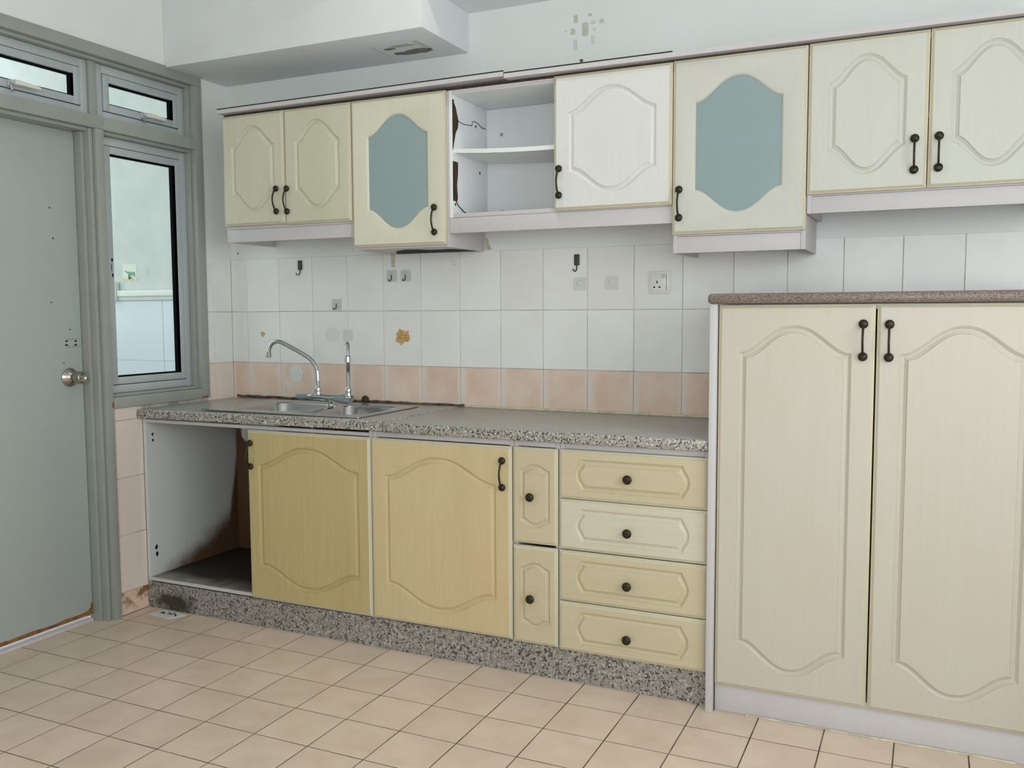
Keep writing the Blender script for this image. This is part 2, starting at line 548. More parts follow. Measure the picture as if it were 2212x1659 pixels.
for k, (z0, z1) in enumerate(zip(zz[:-1], zz[1:])):
    link('tile', wtile(0.178, z1-z0-0.0025, 'tile_peach_stained' if k == 0 else 'tile_peach_side', 'x'), wall_left,
         (0.0005*(k % 2), -0.6685, (z0+z1)/2))

# other walls: rear with a wide window, right with a window
wf = MB()
for b in ((0, 2.55, 0, ZC), (4.15, XR, 0, ZC), (2.55, 4.15, 0, 0.85), (2.55, 4.15, 2.35, ZC)):
    wf.box(b[0], b[1], YF-0.1, YF, b[2], b[3])
tag(world_obj('wall_front', wf, 'plaster_dull'), 'plastered wall behind the viewer with a wide window opening', 'wall', kind='structure')
wr = MB()
for b in ((YF-0.1, -3.55, 0, ZC), (-1.45, 0.13, 0, ZC), (-3.55, -1.45, 0, 0.9), (-3.55, -1.45, 2.4, ZC)):
    wr.box(XR, XR+0.1, b[0], b[1], b[2], b[3])
tag(world_obj('wall_right', wr, 'plaster_wall'), 'plastered right wall with a window opening', 'wall', kind='structure')
tag(box_obj('ceiling', (-0.11, XR+0.1, YF-0.1, 0.13, ZC, ZC+0.1), 'plaster_ceiling'), 'flat white painted ceiling', 'ceiling', kind='structure')
BZ = 2.388
beam = box_obj('trim_1', (0.0005, 1.321, -0.385, 0.004, BZ, ZC-0.0005), 'plaster_beam', bev=0.003)
tag(beam, 'deep white plastered ceiling beam boxed into the corner above the sink cabinets', 'beam', kind='structure')
tag(box_obj('trim_2', (1.3215, XR, -0.385, 0.004, 2.55, ZC-0.0005), 'plaster_beam'), 'shallower plastered ceiling beam running above the right wall cabinets', 'beam', kind='structure')

# peeled paint and mould under the big beam
def patch(name, pts, plane, mat, parent, t=0.0007):
    """thin irregular flake; plane: ('y', y0) facing -y ; ('x', x0) facing +x ; ('z-', z0) facing down ; ('z+', z0)"""
    ax, c = plane
    fn = {'y': lambda a, b, s: (a, c - s, b), 'x': lambda a, b, s: (c + s, a, b),
          'z-': lambda a, b, s: (a, b, c - s), 'z+': lambda a, b, s: (a, b, c + s)}[ax]
    return world_obj(name, MB().prism(pts, fn, 0.0, t), mat, parent)
def blob(cx, cy, rx, ry, n=16, jag=0.25, seed=0):
    r = random.Random(seed)
    return [(cx + rx*math.cos(2*PI*i/n)*(1+r.uniform(-jag, jag)), cy + ry*math.sin(2*PI*i/n)*(1+r.uniform(-jag, jag))) for i in range(n)]
patch('mould_stain', blob(1.13, -0.115, 0.095, 0.030, 18, 0.35, 3), ('z-', BZ), 'mould', beam)
patch('paint_scar', blob(1.12, -0.215, 0.06, 0.02, 14, 0.4, 5), ('z-', BZ), 'scar', beam)
patch('paint_scar', blob(1.05, -0.19, 0.028, 0.012, 10, 0.4, 6), ('z-', BZ), 'mould', beam)
patch('paint_scar', [(1.19, -0.25), (1.215, -0.25), (1.225, -0.12), (1.20, -0.12)], ('z-', BZ), 'scar_light', beam)
patch('paint_scar', [(0.99, -0.25), (1.0, -0.25), (1.005, -0.10), (0.995, -0.10)], ('z-', BZ), 'scar_light', beam)

# marks on the plaster above the cabinets
for k, (x, z, w, h, mt) in enumerate([(1.842, 2.418, 0.026, 0.055, 'scar'), (1.802, 2.462, 0.018, 0.032, 'scar'), (1.80, 2.362, 0.018, 0.040, 'scar_light'),
        (1.875, 2.372, 0.016, 0.034, 'scar_light'), (1.79, 2.415, 0.020, 0.026, 'scar'), (1.876, 2.44, 0.020, 0.016, 'scar_light'),
        (1.911, 2.44, 0.020, 0.018, 'scar'), (1.862, 2.47, 0.016, 0.010, 'scar'), (1.758, 2.42, 0.012, 0.008, 'scar_light'), (1.88, 2.412, 0.012, 0.010, 'scar_light')]):
    patch('tape_mark', [(a+random.uniform(-1, 1)*0.0015, b+random.uniform(-1, 1)*0.002) for a, b in rrect(x-w/2, x+w/2, z-h/2, z+h/2, min(w, h)*0.3, 3)], ('y', 0.0045), mt, wall_back)
patch('tape_mark', [(1.785, 2.228), (1.852, 2.238), (1.852, 2.256), (1.785, 2.247)], ('y', 0.0045), 'scar_light', wall_back)
patch('nail_hole', blob(1.826, 2.298, 0.008, 0.006, 10, 0.1, 4), ('y', 0.0045), 'hook_grey', wall_back)
patch('nail_hole', blob(0.045, 1.59, 0.004, 0.004, 8, 0.1, 4), ('y', 0.0045), 'hook_grey', wall_back)
patch('damp_stain', [(1.393, 1.562), (1.425, 1.563), (1.41, 1.585), (1.405, 1.61), (1.393, 1.612)], ('y', 0.0045), 'stain_pale', wall_back)

# ------------------------------------------------------------------ door and window frame on the left wall
XF = 0.012
fr = empty('trim_3', (0, -0.96, 0), 'grey painted timber frame holding the door, the tall window and two transom windows', 'frame', kind='structure')
def fbox(name, y0, y1, z0, z1, x0=-0.09, x1=XF, bev=0.002, mat='paint_grey'):
    return box_obj(name, (x0, x1, y0, y1, z0, z1), mat, fr, bev)
fbox('head', FLm, FR, 2.347, FT)
fbox('head_bead', FLm+0.05, -0.226, 2.333, 2.3465, x1=-0.012)
fbox('jamb', -0.2235, FR, 0.9005, 2.3465)
fbox('jamb_bead', -0.2375, -0.224, 0.947, 2.3465, x1=-0.014)
fbox('jamb', FLm, FLm+0.048, 0, 2.3465)
fbox('mullion', -0.7785, -0.737, 0, 2.0535)
fbox('mullion_bead', -0.799, -0.7815, 0, 2.0535, x1=-0.003)
fbox('door_stop', -0.814, -0.7995, 0, 2.0385, x1=-0.032)
fbox('transom_bar', -0.7365, -0.2240, 2.0535, 2.1055)
fbox('transom_bar', FLm+0.05, -0.737, 2.0540, 2.1060)
fbox('transom_bead', FLm+0.05, -0.7995, 2.039, 2.0535, x1=-0.008)
fbox('transom_bead', -0.7365, -0.238, 2.040, 2.0530, x1=-0.012)
fbox('mullion', -0.7645, -0.7285, 2.1065, 2.3325, x1=-0.028)
fbox('sill_rail', -0.7365, -0.2240, 0.9005, 0.946)
fbox('sill_bead', -0.7365, -0.238, 0.9465, 0.958, x1=-0.012)
patch('rust_spot', [(-0.747, 0.905), (-0.737, 0.905), (-0.737, 0.93), (-0.746, 0.928)], ('x', XF), 'wood_raw', fr)
patch('rust_spot', [(-0.236, 0.902), (-0.19, 0.902), (-0.192, 0.912), (-0.22, 0.909)], ('x', XF), 'wood_raw', fr)

def casement(name, y0, y1, z0, z1, x, label, hand=None):
    """aluminium window: fixed frame, sash, gasket, pane, latch"""
    w = empty(name, (x, (y0+y1)/2, z0), label, 'window', kind='structure')
    def ring(nm, yy0, yy1, zz0, zz1, t, xa, xb, mat, bev=0.0015):
        mb = MB()
        mb.box(xa, xb, yy0, yy0+t, zz0, zz1, bev); mb.box(xa, xb, yy1-t, yy1, zz0, zz1, bev)
        mb.box(xa, xb, yy0+t, yy1-t, zz0, zz0+t, bev); mb.box(xa, xb, yy0+t, yy1-t, zz1-t, zz1, bev)
        return world_obj(nm, mb, mat, w, 30)
    e = 0.001
    ring('fixed_frame', y0+e, y1-e, z0+e, z1-e, 0.034, x-0.035, x, 'aluminium')
    ring('seal_line', y0+0.0345, y1-0.0345, z0+0.0345, z1-0.0345, 0.004, x-0.03, x-0.006, 'gasket', 0)
    ring('sash', y0+0.038, y1-0.038, z0+0.038, z1-0.038, 0.030, x-0.032, x+0.004, 'aluminium')
    ring('gasket', y0+0.0682, y1-0.0682, z0+0.0682, z1-0.0682, 0.0065, x-0.027, x-0.010, 'gasket', 0)
    box_obj('pane', (x-0.024, x-0.020, y0+0.0745, y1-0.0745, z0+0.0745, z1-0.0745), 'glass_clear', w)
    if hand is not None:
        hz = z0+0.055
        la = MB().box(x+0.0042, x+0.014, hand-0.012, hand+0.012, hz-0.010, hz+0.012, 0.002)
        la.box(x+0.014, x+0.026, hand-0.008, hand+0.010, hz-0.004, hz+0.010, 0.003)
        world_obj('latch', la, 'aluminium', w, 40)
        lv = MB().tube([(x+0.02, hand+0.006, hz+0.004), (x+0.024, hand+0.03, hz+0.004), (x+0.026, hand+0.11, hz+0.001)], [0.011, 0.010, 0.007], 10)
        lo = world_obj('latch_lever', lv, 'plastic_white', w, 40)
        tg = MB().tube([(x+0.012, hand-0.002, hz-0.006), (x+0.013, hand, hz-0.022), (x+0.013, hand+0.008, hz-0.028)], 0.004, 8)
        world_obj('latch_tongue', tg, 'steel', w, 40)
    return w
w1 = casement('window_1', -0.736, -0.2385, 0.9585, 2.0395, -0.040, 'tall aluminium casement window beside the grey door')
w2 = casement('window_2', FLm+0.05, -0.7655, 2.1065, 2.3325, -0.040, 'long transom window with aluminium frame above the door', -1.115)
w3 = casement('window_3', -0.7275, -0.2385, 2.1065, 2.3325, -0.040, 'small transom window with aluminium frame above the tall window', -0.486)
for zc in (1.462, 1.527):
    patch('latch_mark', blob(-0.677, zc, 0.004, 0.008, 9, 0.3, int(zc*1000)), ('x', -0.0355), 'hole_black', w1)
patch('latch_mark', blob(-0.682, 1.495, 0.002, 0.018, 9, 0.2, 9), ('x', -0.0355), 'hook_grey', w1)

# door leaf
XD = -0.072
door = empty('door_1', (XD, -1.257, 0.02), 'flush pale grey painted door with a round steel knob', 'door', kind='structure')
box_obj('leaf', (XD-0.04, XD, -1.70, -0.8155, 0.030, 2.036), 'paint_door', door, 0.002)
kb = MB().lathe([(0.0, 0), (0.038, 0), (0.0385, 0.004), (0.034, 0.009), (0.020, 0.022), (0.013, 0.025), (0.012, 0.034)], (XD, -0.881, 1.04), (1, 0, 0), 32)
world_obj('rose', kb, 'steel_knob', door, 35)
kb = MB().lathe([(0.012, 0.030), (0.019, 0.036), (0.0245, 0.044), (0.0265, 0.055), (0.025, 0.066), (0.020, 0.075), (0.0175, 0.077), (0.012, 0.071), (0.007, 0.070), (0.0, 0.073)], (XD, -0.881, 1.04), (1, 0, 0), 32)
world_obj('knob', kb, 'steel_knob', door, 35)
for k, (y, z) in enumerate([(-0.888, 1.188), (-0.888, 1.172), (-0.845, 1.188), (-0.845, 1.172)]):
    patch('screw_hole', blob(y, z, 0.0075, 0.0035, 10, 0.3, 40+k), ('x', XD), 'hole_black', door)
for z in (1.195, 1.163):
    patch('scratch', [(-0.885, z), (-0.818, z+0.001), (-0.818, z+0.0018), (-0.885, z+0.0012)], ('x', XD), 'hook_grey', door)
for k, (y, z) in enumerate([(-0.95, 1.345), (-0.94, 1.72), (-0.87, 1.235), (-0.905, 1.10), (-0.93, 1.60)]):
    patch('paint_chip', blob(y, z, 0.004, 0.003, 7, 0.4, 60+k), ('x', XD), 'hook_grey', door)
wr_ = [(-1.70, 0.0305), (-0.8165, 0.0305), (-0.8165, 0.075), (-0.822, 0.085), (-0.826, 0.06), (-0.84, 0.05), (-0.88, 0.045), (-0.95, 0.046), (-1.0, 0.041), (-1.1, 0.046), (-1.2, 0.043), (-1.3, 0.05), (-1.45, 0.043), (-1.70, 0.046)]
tag(patch('worn_edge', wr_, ('x', XD), 'wood_raw', door), 'bare brown wood where the paint has worn off')
tag(box_obj('door_threshold', (-0.115, -0.068, -1.70, -0.8155, -0.0005, 0.012), 'threshold', bev=0.002), 'white stone threshold strip under the grey door', 'threshold')

# ------------------------------------------------------------------ yard behind the left wall
YW = 0.30
wy = MB().box(-2.7, -0.1105, YW+0.003, YW+0.1, 0, 3.3, mi=0)
wyard = world_obj('wall_yard', wy, ['plaster_scuffed'])
tag(wyard, 'scuffed pale wall of the utility yard seen through the window', 'wall', kind='structure')
for i in range(-6, 2):
    for j in range(4):
        x0 = -0.767 + 0.4*i; z1 = 1.374 - 0.34*j
        if x0 + 0.4 > -0.11: x1 = -0.112
        else: x1 = x0+0.4
        if x1 - x0 < 0.05 or x0 < -2.7: continue
        link('tile', wtile(x1-x0-0.003, 0.337, 'tile_yard', 'y'), wyard, ((x0+x1)/2, YW, z1-0.17))
tag(box_obj('floor_yard', (-2.7, -0.125, -3.0, YW+0.1, -0.12, -0.005), 'grout_floor'), 'floor of the utility yard', 'floor', kind='structure')
tag(box_obj('ceiling_yard', (-1.9, -0.1115, -3.0, YW, 3.25, 3.3), 'plaster_ceiling'), 'ceiling over the utility yard', 'ceiling', kind='structure')
tag(box_obj('wall_parapet', (-2.7, -2.6, -3.0, YW, 0, 1.1), 'plaster_wall'), 'low parapet wall of the utility yard', 'wall', kind='structure')
tr = empty('cable_trunking', (-1.0, YW, 1.376), 'white cable trunking along the yard wall above the tiles', 'trunking')
box_obj('cover', (-1.09, -0.15, YW-0.022, YW-0.001, 1.398, 1.432), 'plastic_white', tr, 0.002)
box_obj('base', (-1.09, -0.15, YW-0.012, YW-0.001, 1.376, 1.3975), 'scar_light', tr)
jb = empty('junction_box', (-1.13, YW, 1.38), 'small white junction box at the end of the yard trunking', 'junction box')
box_obj('housing', (-1.165, -1.0915, YW-0.03, YW-0.001, 1.375, 1.48), 'plastic_white', jb, 0.003)
patch('screw_hole', blob(-1.104, 1.41, 0.005, 0.008, 8, 0.2, 3), ('y', YW-0.03), 'hook_grey', jb)
st = empty('picture_hook', (-1.01, YW, 1.49), 'small picture card with a green animal and a black hook on the yard wall', 'wall hook')
patch('card', [(-1.063, 1.489), (-0.955, 1.483), (-0.957, 1.578), (-1.062, 1.583)], ('y', YW+0.003), 'sticker_paper', st, 0.0015)
patch('print_ground', [(-1.063, 1.490), (-0.955, 1.484), (-0.955, 1.497), (-0.985, 1.493), (-1.02, 1.500), (-1.05, 1.504), (-1.063, 1.500)], ('y', YW+0.0015), 'sticker_yellow', st, 0.0006)
patch('print_animal', [(-1.046, 1.545), (-1.043, 1.538), (-1.038, 1.535), (-1.03, 1.532), (-1.02, 1.523), (-1.005, 1.518), (-0.985, 1.517), (-0.975, 1.512), (-0.967, 1.506), (-0.966, 1.525), (-0.967, 1.532), (-0.975, 1.537), (-1.0, 1.536), (-1.02, 1.538), (-1.034, 1.541), (-1.042, 1.547)], ('y', YW+0.0015), 'sticker_green', st, 0.0008)
world_obj('hook', MB().tube([(-1.006, YW-0.004, 1.52), (-1.005, YW-0.008, 1.503), (-1.0, YW-0.012, 1.496), (-0.99, YW-0.014, 1.497), (-0.982, YW-0.014, 1.507)], 0.0028, 8), 'hole_black', st, 50)

# ------------------------------------------------------------------ cabinet door builder
def sbump(u, p):
    t = min(1.0, abs(2*u-1))          # 0 in the middle, 1 at the shoulders
    k = max(0.0, 1.0-p)               # p < 1: shoulders start on a slope
    return (1-k)*0.5*(1+math.cos(PI*t**1.14)) + k*(1-t*t)
def outline(xl, xr, zl, zh, A, p, nside=6, ncur=36, swap=False):
    """closed loop; straight sides, arched ends. swap: arched left and right instead of top and bottom"""
    L = []
    for i in range(nside): L.append((xl, zl+(zh-zl)*i/nside))
    for i in range(ncur): u = i/ncur; L.append((xl+(xr-xl)*u, zh+A*sbump(u, p)))
    for i in range(nside): L.append((xr, zh-(zh-zl)*i/nside))
    for i in range(ncur): u = i/ncur; L.append((xr-(xr-xl)*u, zl-A*sbump(u, p)))
    return [(b, a) for a, b in L] if swap else L

EDGE = [(0.0, 0.0075), (0.0025, 0.0058), (0.0045, 0.0052), (0.0055, 0.0034), (0.0085, 0.0014), (0.0105, 0.0)]   # inset, depth
GROOVE = [(0.0, 0.0), (0.0008, 0.0028), (0.0028, 0.0028), (0.0038, 0.0048), (0.0095, 0.0092), (0.0125, 0.0092), (0.0220, 0.0036), (0.0236, 0.0002)]
def door_mesh(name, w, h, mx, mt, A, p, mat, t=0.019, swap=False, gs=1.0, glass=False):
    bm = bmesh.new()
    def loop(pts, y): return [bm.verts.new((a, y, b)) for a, b in pts]
    def ring(a, b, close=True):
        n = len(a)
        for i in range(n):
            bm.faces.new((a[i], a[(i+1) % n], b[(i+1) % n], b[i]))
    rect = lambda i: [(i, i), (w-i, i), (w-i, h-i), (i, h-i)]
    back = loop(rect(0.0), 0.0)
    prev = back; first = None
    for ins, d in EDGE:
        cur = loop(rect(ins), -t+d); ring(prev, cur); prev = cur
    for f in bm.faces: f.material_index = 1
    outer_front = prev
    def shape(o):
        if not swap:
            return outline(mx+o, w-mx-o, mt+A+o*0.75, h-mt-A-o*0.75, max(0.004, A-o*0.25), p)
        return outline(mt+o, h-mt-o, mx+A+o*0.75, w-mx-A-o*0.75, max(0.004, A-o*0.25), p, swap=True)
    prof = [(o*gs, d*gs) for o, d in GROOVE]
    if glass: prof = [(0.0, 0.0), (0.0035, 0.0014), (0.005, 0.0024), (0.007, 0.0046), (0.0085, 0.006), (0.009, t)]
    l0 = loop(shape(0), -t)
    es = set()
    for L in (outer_front, l0):
        for i in range(len(L)):
            e = bm.edges.get((L[i], L[(i+1) % len(L)])) or bm.edges.new((L[i], L[(i+1) % len(L)]))
            es.add(e)
    bmesh.ops.triangle_fill(bm, edges=list(es), use_beauty=True)
    prev = l0
    for o, d in prof[1:]:
        cur = loop(shape(o), -t+d); ring(prev, cur); prev = cur
    if glass:
        es = set()
        for L in (back, prev):
            for i in range(len(L)):
                es.add(bm.edges.get((L[i], L[(i+1) % len(L)])) or bm.edges.new((L[i], L[(i+1) % len(L)])))
        bmesh.ops.triangle_fill(bm, edges=list(es), use_beauty=True)
    else:
        es = [bm.edges.get((prev[i], prev[(i+1) % len(prev)])) for i in range(len(prev))]
        bmesh.ops.triangle_fill(bm, edges=es, use_beauty=True)
        bm.faces.new(back)
    bmesh.ops.recalc_face_normals(bm, faces=bm.faces[:])
    me = bpy.data.meshes.new(name)
    bm.to_mesh(me); bm.free()
    me.materials.append(M[mat]); me.materials.append(M['door_edge'])
    for pl in me.polygons: pl.use_smooth = True
    me.set_sharp_from_angle(angle=math.radians(24))
    return me, shape

# bow handle and knob meshes (origin on the door face)
def handle_mesh():
    mb = MB()
    prof = [(0.006, 0), (0.0085, 0.002), (0.0125, 0.005), (0.0135, 0.009), (0.0115, 0.013), (0.006, 0.0155), (0.0, 0.0162)]
    for z in (0, 0.096):
        mb.lathe(prof, (0, 0, z), (0, -1, 0), 18)
    pts = []
    for i in range(17):
        u = i/16
        pts.append((0, -0.010 - 0.022*math.sin(PI*u)**0.8, 0.096*u))
    mb.tube(pts, 0.0034, 10)
    return mb.mesh('bow_handle', 'bronze', 50)
HANDLE = handle_mesh()
KNOB = MB().lathe([(0.006, 0), (0.0065, 0.006), (0.010, 0.010), (0.0150, 0.014), (0.0158, 0.018), (0.0145, 0.021), (0.009, 0.0235), (0.0, 0.0242)], (0, 0, 0), (0, -1, 0), 24).mesh('round_knob', 'bronze', 50)

def put_handle(door_o, x, yface, zlow):
    o = link('handle', HANDLE, door_o, (x, yface, zlow)); return o
def put_knob(door_o, x, yface, z):
    return link('knob', KNOB, door_o, (x, yface, z))

def add_door(cab, x0, x1, z0, z1, yback, mat, mx, mt, A, p, name='door', t=0.019, swap=False, gs=1.0, glass=False, tilt=0.0):
    me, shape = door_mesh(name, x1-x0, z1-z0, mx, mt, A, p, mat, t, swap, gs, glass)
    d = link(name, me, cab, (x0, yback, z0))
    if glass:
        mb = MB().prism(shape(0.004), lambda a, b, s: (a, s, b), -0.0115, -0.0085)
        pane = link('pane', mb.mesh('pane', 'glass_frosted'), d, (x0, yback, z0))
        pane['label'] = 'frosted blue grey glass pane'
    return d

def part(cab, name, b, mat, bev=0.0008):
    return box_obj(name, b, mat, cab, bev)

# ------------------------------------------------------------------ wall cabinets
YB, YFc = -0.003, -0.310
YD = -0.3135            # back of the doors, a hair in front of the carcass
def carcass(cab, x0, x1, z0, z1, shelf=None, zside=None, inner='carcass_white', outer='carcass_lilac', bottom=True, top=2.158, left=True, sy=0.012, sag=0.0):
    zs = z0 if zside is None else zside
    if left: part(cab, 'side_panel', (x0, x0+0.016, YFc, YB, zs, z1), outer)
    part(cab, 'side_panel', (x1-0.016, x1, YFc, YB, zs, z1), outer)
    part(cab, 'top_panel', (x0+0.0163, x1-0.0163, YFc, YB, z1-0.016, z1), inner)
    if bottom: part(cab, 'bottom_panel', (x0+0.0163, x1-0.0163, YFc, YB, z0, z0+0.016), outer)
    part(cab, 'back_panel', (x0+0.0163, x1-0.0163, YB-0.005, YB, z0+0.0165, z1-0.0165), inner)
    part(cab, 'top_rail', (x0, x1, YFc-0.002, YFc-0.0005, 2.1595, 2.1665), 'board_brown', 0)
    if shelf:
        sh = MB(); n = 12; xa, xb = x0+0.0166, x1-0.0166; ya, yb = YFc+sy, YB-0.0055
        vs = []
        for i in range(n+1):
            u = i/n; zz_ = shelf - sag*(1-(2*u-1)**2)
            vs += [(xa+(xb-xa)*u, y, zz_+dz) for y, dz in ((ya, 0), (yb, 0), (yb, 0.016), (ya, 0.016))]
        fs = [(4*i+k, 4*i+(k+1) % 4, 4*i+4+(k+1) % 4, 4*i+4+k) for i in range(n) for k in range(4)] + [(0, 1, 2, 3), (4*n+3, 4*n+2, 4*n+1, 4*n)]
        world_obj('shelf', sh.add(vs, fs), inner, cab, 30)

PX, PT, PA = 0.056, 0.052, 0.083
# 1: two small doors by the corner
c1 = empty('wall_cabinet', (0.606, -0.155, 1.61), 'wall cabinet with two small ivory arched doors next to the window', 'cabinet')
carcass(c1, 0.266, 0.9455, 1.668, 2.158, 1.90, 1.612)
part(c1, 'valance', (0.2825, 0.9290, YFc-0.0005, YFc+0.016, 1.612, 1.667), 'carcass_lilac')
d = add_door(c1, 0.268, 0.6040, 1.682, 2.1575, YD, 'door_ivory', 0.050, 0.050, PA, 0.72); put_handle(d, 0.565, YD-0.019, 1.733)
d = add_door(c1, 0.6065, 0.9450, 1.677, 2.1570, YD, 'door_ivory', 0.054, 0.053, PA, 0.72); put_handle(d, 0.622, YD-0.019, 1.730)
# 2: glazed, damaged underside
c2 = empty('wall_cabinet', (1.168, -0.155, 1.56), 'wall cabinet with a frosted glass door and ragged underside with painted dark hole over the sink', 'cabinet')
carcass(c2, 0.9475, 1.3910, 1.572, 2.158, 1.868, 1.556, bottom=False, sy=0.001)
edge_ = [(1.374, -0.06), (1.34, -0.17), (1.31, -0.185), (1.27, -0.175), (1.22, -0.18), (1.19, -0.225), (1.14, -0.235), (1.09, -0.20), (1.05, -0.16), (1.00, -0.08), (0.966, -0.02)]
rag = [(0.966, -0.309), (1.374, -0.309)] + edge_
world_obj('bottom_panel', MB().prism(rag, lambda a, b, s: (a, b, s), 1.558, 1.571), 'carcass_lilac', c2)
void_ = [(a, b+0.0006) for a, b in edge_[::-1]] + [(1.374, -0.004), (0.966, -0.004)]  # black board behind the ragged edge paints in the dark void
tag(world_obj('painted_void', MB().prism(void_, lambda a, b, s: (a, b, s), 1.5585, 1.571), 'painted_void', c2), 'black board painted as the dark void behind the ragged panel')
d = add_door(c2, 0.949, 1.3860, 1.566, 2.1575, YD, 'door_cream', 0.073, 0.063, 0.081, 0.9, glass=True); put_handle(d, 1.3395, YD-0.019, 1.614)
# 3: left door missing
c3 = empty('wall_cabinet', (1.84, -0.155, 1.61), 'wall cabinet standing half open, its left door missing and white shelf bare', 'cabinet')
part(c3, 'side_panel', (1.3925, 1.4085, YFc, YB, 1.668, 2.158), 'carcass_white')
carcass(c3, 1.3925, 2.2875, 1.668, 2.158, 1.921, 1.668, left=False, sag=0.019)
part(c3, 'valance', (1.3925, 2.2865, YFc-0.0005, YFc+0.016, 1.608, 1.667), 'carcass_lilac')
part(c3, 'front_strip', (1.409, 1.838, YFc-0.0015, YFc-0.0005, 2.1435, 2.1560), 'carcass_lilac', 0)
d = add_door(c3, 1.8430, 2.2870, 1.672, 2.1580, YD, 'door_white', PX, PT, PA, 0.9); put_handle(d, 1.866, YD-0.019, 1.726)
# torn chipboard and cracks on the inner side
tag(patch('torn_chipboard', [(-0.309, 2.125), (-0.285, 2.10), (-0.262, 2.05), (-0.268, 2.02), (-0.285, 2.0), (-0.309, 1.93)], ('x', 1.4085), 'board_brown', c3, 0.002), 'torn brown chipboard')
tag(patch('torn_chipboard', [(-0.309, 1.888), (-0.268, 1.888), (-0.27, 1.84), (-0.278, 1.80), (-0.272, 1.75), (-0.277, 1.735), (-0.309, 1.735)], ('x', 1.4085), 'board_brown', c3, 0.002), 'torn brown chipboard')
world_obj('crack', MB().tube([(1.4095, -0.262, 2.05), (1.4095, -0.22, 2.045), (1.4095, -0.17, 2.050), (1.4095, -0.145, 2.052), (1.4095, -0.14, 2.068), (1.4095, -0.12, 2.075), (1.4095, -0.09, 2.07), (1.4095, -0.05, 2.06), (1.4095, -0.02, 2.062)], 0.0013, 6), 'hole_black', c3)
world_obj('crack', MB().tube([(1.4095, -0.285, 1.735), (1.4095, -0.27, 1.72), (1.4095, -0.22, 1.70), (1.4095, -0.16, 1.687), (1.4095, -0.12, 1.685)], 0.0022, 6), 'hole_black', c3)
for y, z in ((-0.30, 2.12), (-0.11, 2.055), (-0.29, 1.722), (-0.08, 1.70), (-0.075, 1.872)):
    patch('hinge_hole', blob(y, z, 0.005, 0.006, 8, 0.2, int(z*100)), ('x', 1.4086), 'hole_black', c3)
for z in (2.035, 1.718):
    world_obj('screw_cap', MB().lathe([(0.0075, 0), (0.007, 0.003), (0.003, 0.004), (0, 0.004)], (1.478, YB-0.005, z), (0, -1, 0), 14), 'steel', c3, 40)
# 4: glazed, with valance
c4 = empty('wall_cabinet', (2.512, -0.155, 1.50), 'wall cabinet with a frosted glass door and a white valance right of the open cabinet', 'cabinet')
carcass(c4, 2.2890, 2.7365, 1.560, 2.158, 1.868, 1.502, sy=0.001)
part(c4, 'valance', (2.3055, 2.7200, YFc-0.0005, YFc+0.016, 1.502, 1.559), 'carcass_lilac')
d = add_door(c4, 2.2900, 2.7360, 1.566, 2.1600, YD, 'door_pale', 0.071, 0.063, 0.081, 0.9, glass=True); put_handle(d, 2.3155, YD-0.019, 1.623)
# 5
c5 = empty('wall_cabinet', (3.10, -0.155, 1.61), 'wall cabinet with two ivory arched doors above the tall cupboard', 'cabinet')
carcass(c5, 2.7385, 3.4600, 1.674, 2.158, 1.90, 1.618)
part(c5, 'valance', (2.7550, 3.4435, YFc-0.0005, YFc+0.016, 1.618, 1.673), 'carcass_lilac')
d = add_door(c5, 2.7400, 3.0970, 1.679, 2.1620, YD, 'door_pale', 0.062, PT, PA, 0.75); put_handle(d, 3.0610, YD-0.019, 1.736)
d = add_door(c5, 3.0995, 3.4580, 1.679, 2.1630, YD, 'door_pale', 0.062, PT, PA, 0.75); put_handle(d, 3.1300, YD-0.019, 1.738)

# cornice boards lying on the cabinets
def cornice(name, x0, x1, za, zb, label, seal_to, yfront=-0.350):
    e = empty(name, ((x0+x1)/2, -0.18, za), label, 'cornice')
    L = x1-x0
    def strip(y0, y1, t0, t1, xe):
        k = (xe-x0)/L
        zr = za + (zb-za)*k
        return MB().add([(x0, y0, za+t0), (xe, y0, zr+t0), (xe, y1, zr+t0), (x0, y1, za+t0), (x0, y0, za+t1), (xe, y0, zr+t1), (xe, y1, zr+t1), (x0, y1, za+t1)],
                        [(0, 3, 2, 1), (4, 5, 6, 7), (0, 1, 5, 4), (1, 2, 6, 5), (2, 3, 7, 6), (3, 0, 4, 7)])
    world_obj('board', strip(yfront, -0.004, 0.0, 0.0165, x1), 'carcass_lilac', e)
    world_obj('edge_seal', strip(yfront-0.0003, yfront+0.006, 0.0170, 0.0212, seal_to), 'black_seal', e)
    return e
cornice('cornice_board', 0.262, 1.6470, 2.1680, 2.1765, 'lilac white cornice board lifting at its end above the left wall cabinets', 1.6470)
cornice('cornice_board', 1.6500, 3.4620, 2.1685, 2.1685, 'lilac white cornice board above the right wall cabinets', 2.29)

# ------------------------------------------------------------------ base cabinets
BF = -0.582              # carcass front
BD = -0.5835             # back of the fronts
def base_carcass(cab, x0, x1, inner='carcass_lilac', shelf=None, left=None, base=None):
    part(cab, 'side_panel', (x0, x0+0.016, BF, -0.012, 0.118, 0.8475), left or inner)
    part(cab, 'side_panel', (x1-0.016, x1, BF, -0.012, 0.118, 0.8475), inner)
    part(cab, 'bottom_panel', (x0+0.0165, x1-0.0165, BF, -0.012, 0.122, 0.138), base or inner)
    part(cab, 'top_rail', (x0+0.0165, x1-0.0165, BF, BF+0.016, 0.8265, 0.8475), 'carcass_lilac')
b1 = empty('base_cabinet', (0.60, -0.29, 0.118), 'sink base cabinet with an open empty bay and one tan arched door', 'cabinet')
base_carcass(b1, 0.0045, 1.1965, left=None)
for o in list(b1.children):
    if o.name.startswith('side_panel') and o.location.x < 0:
        pass
rl = [o for o in b1.children if o.name.startswith('top_rail')][0]
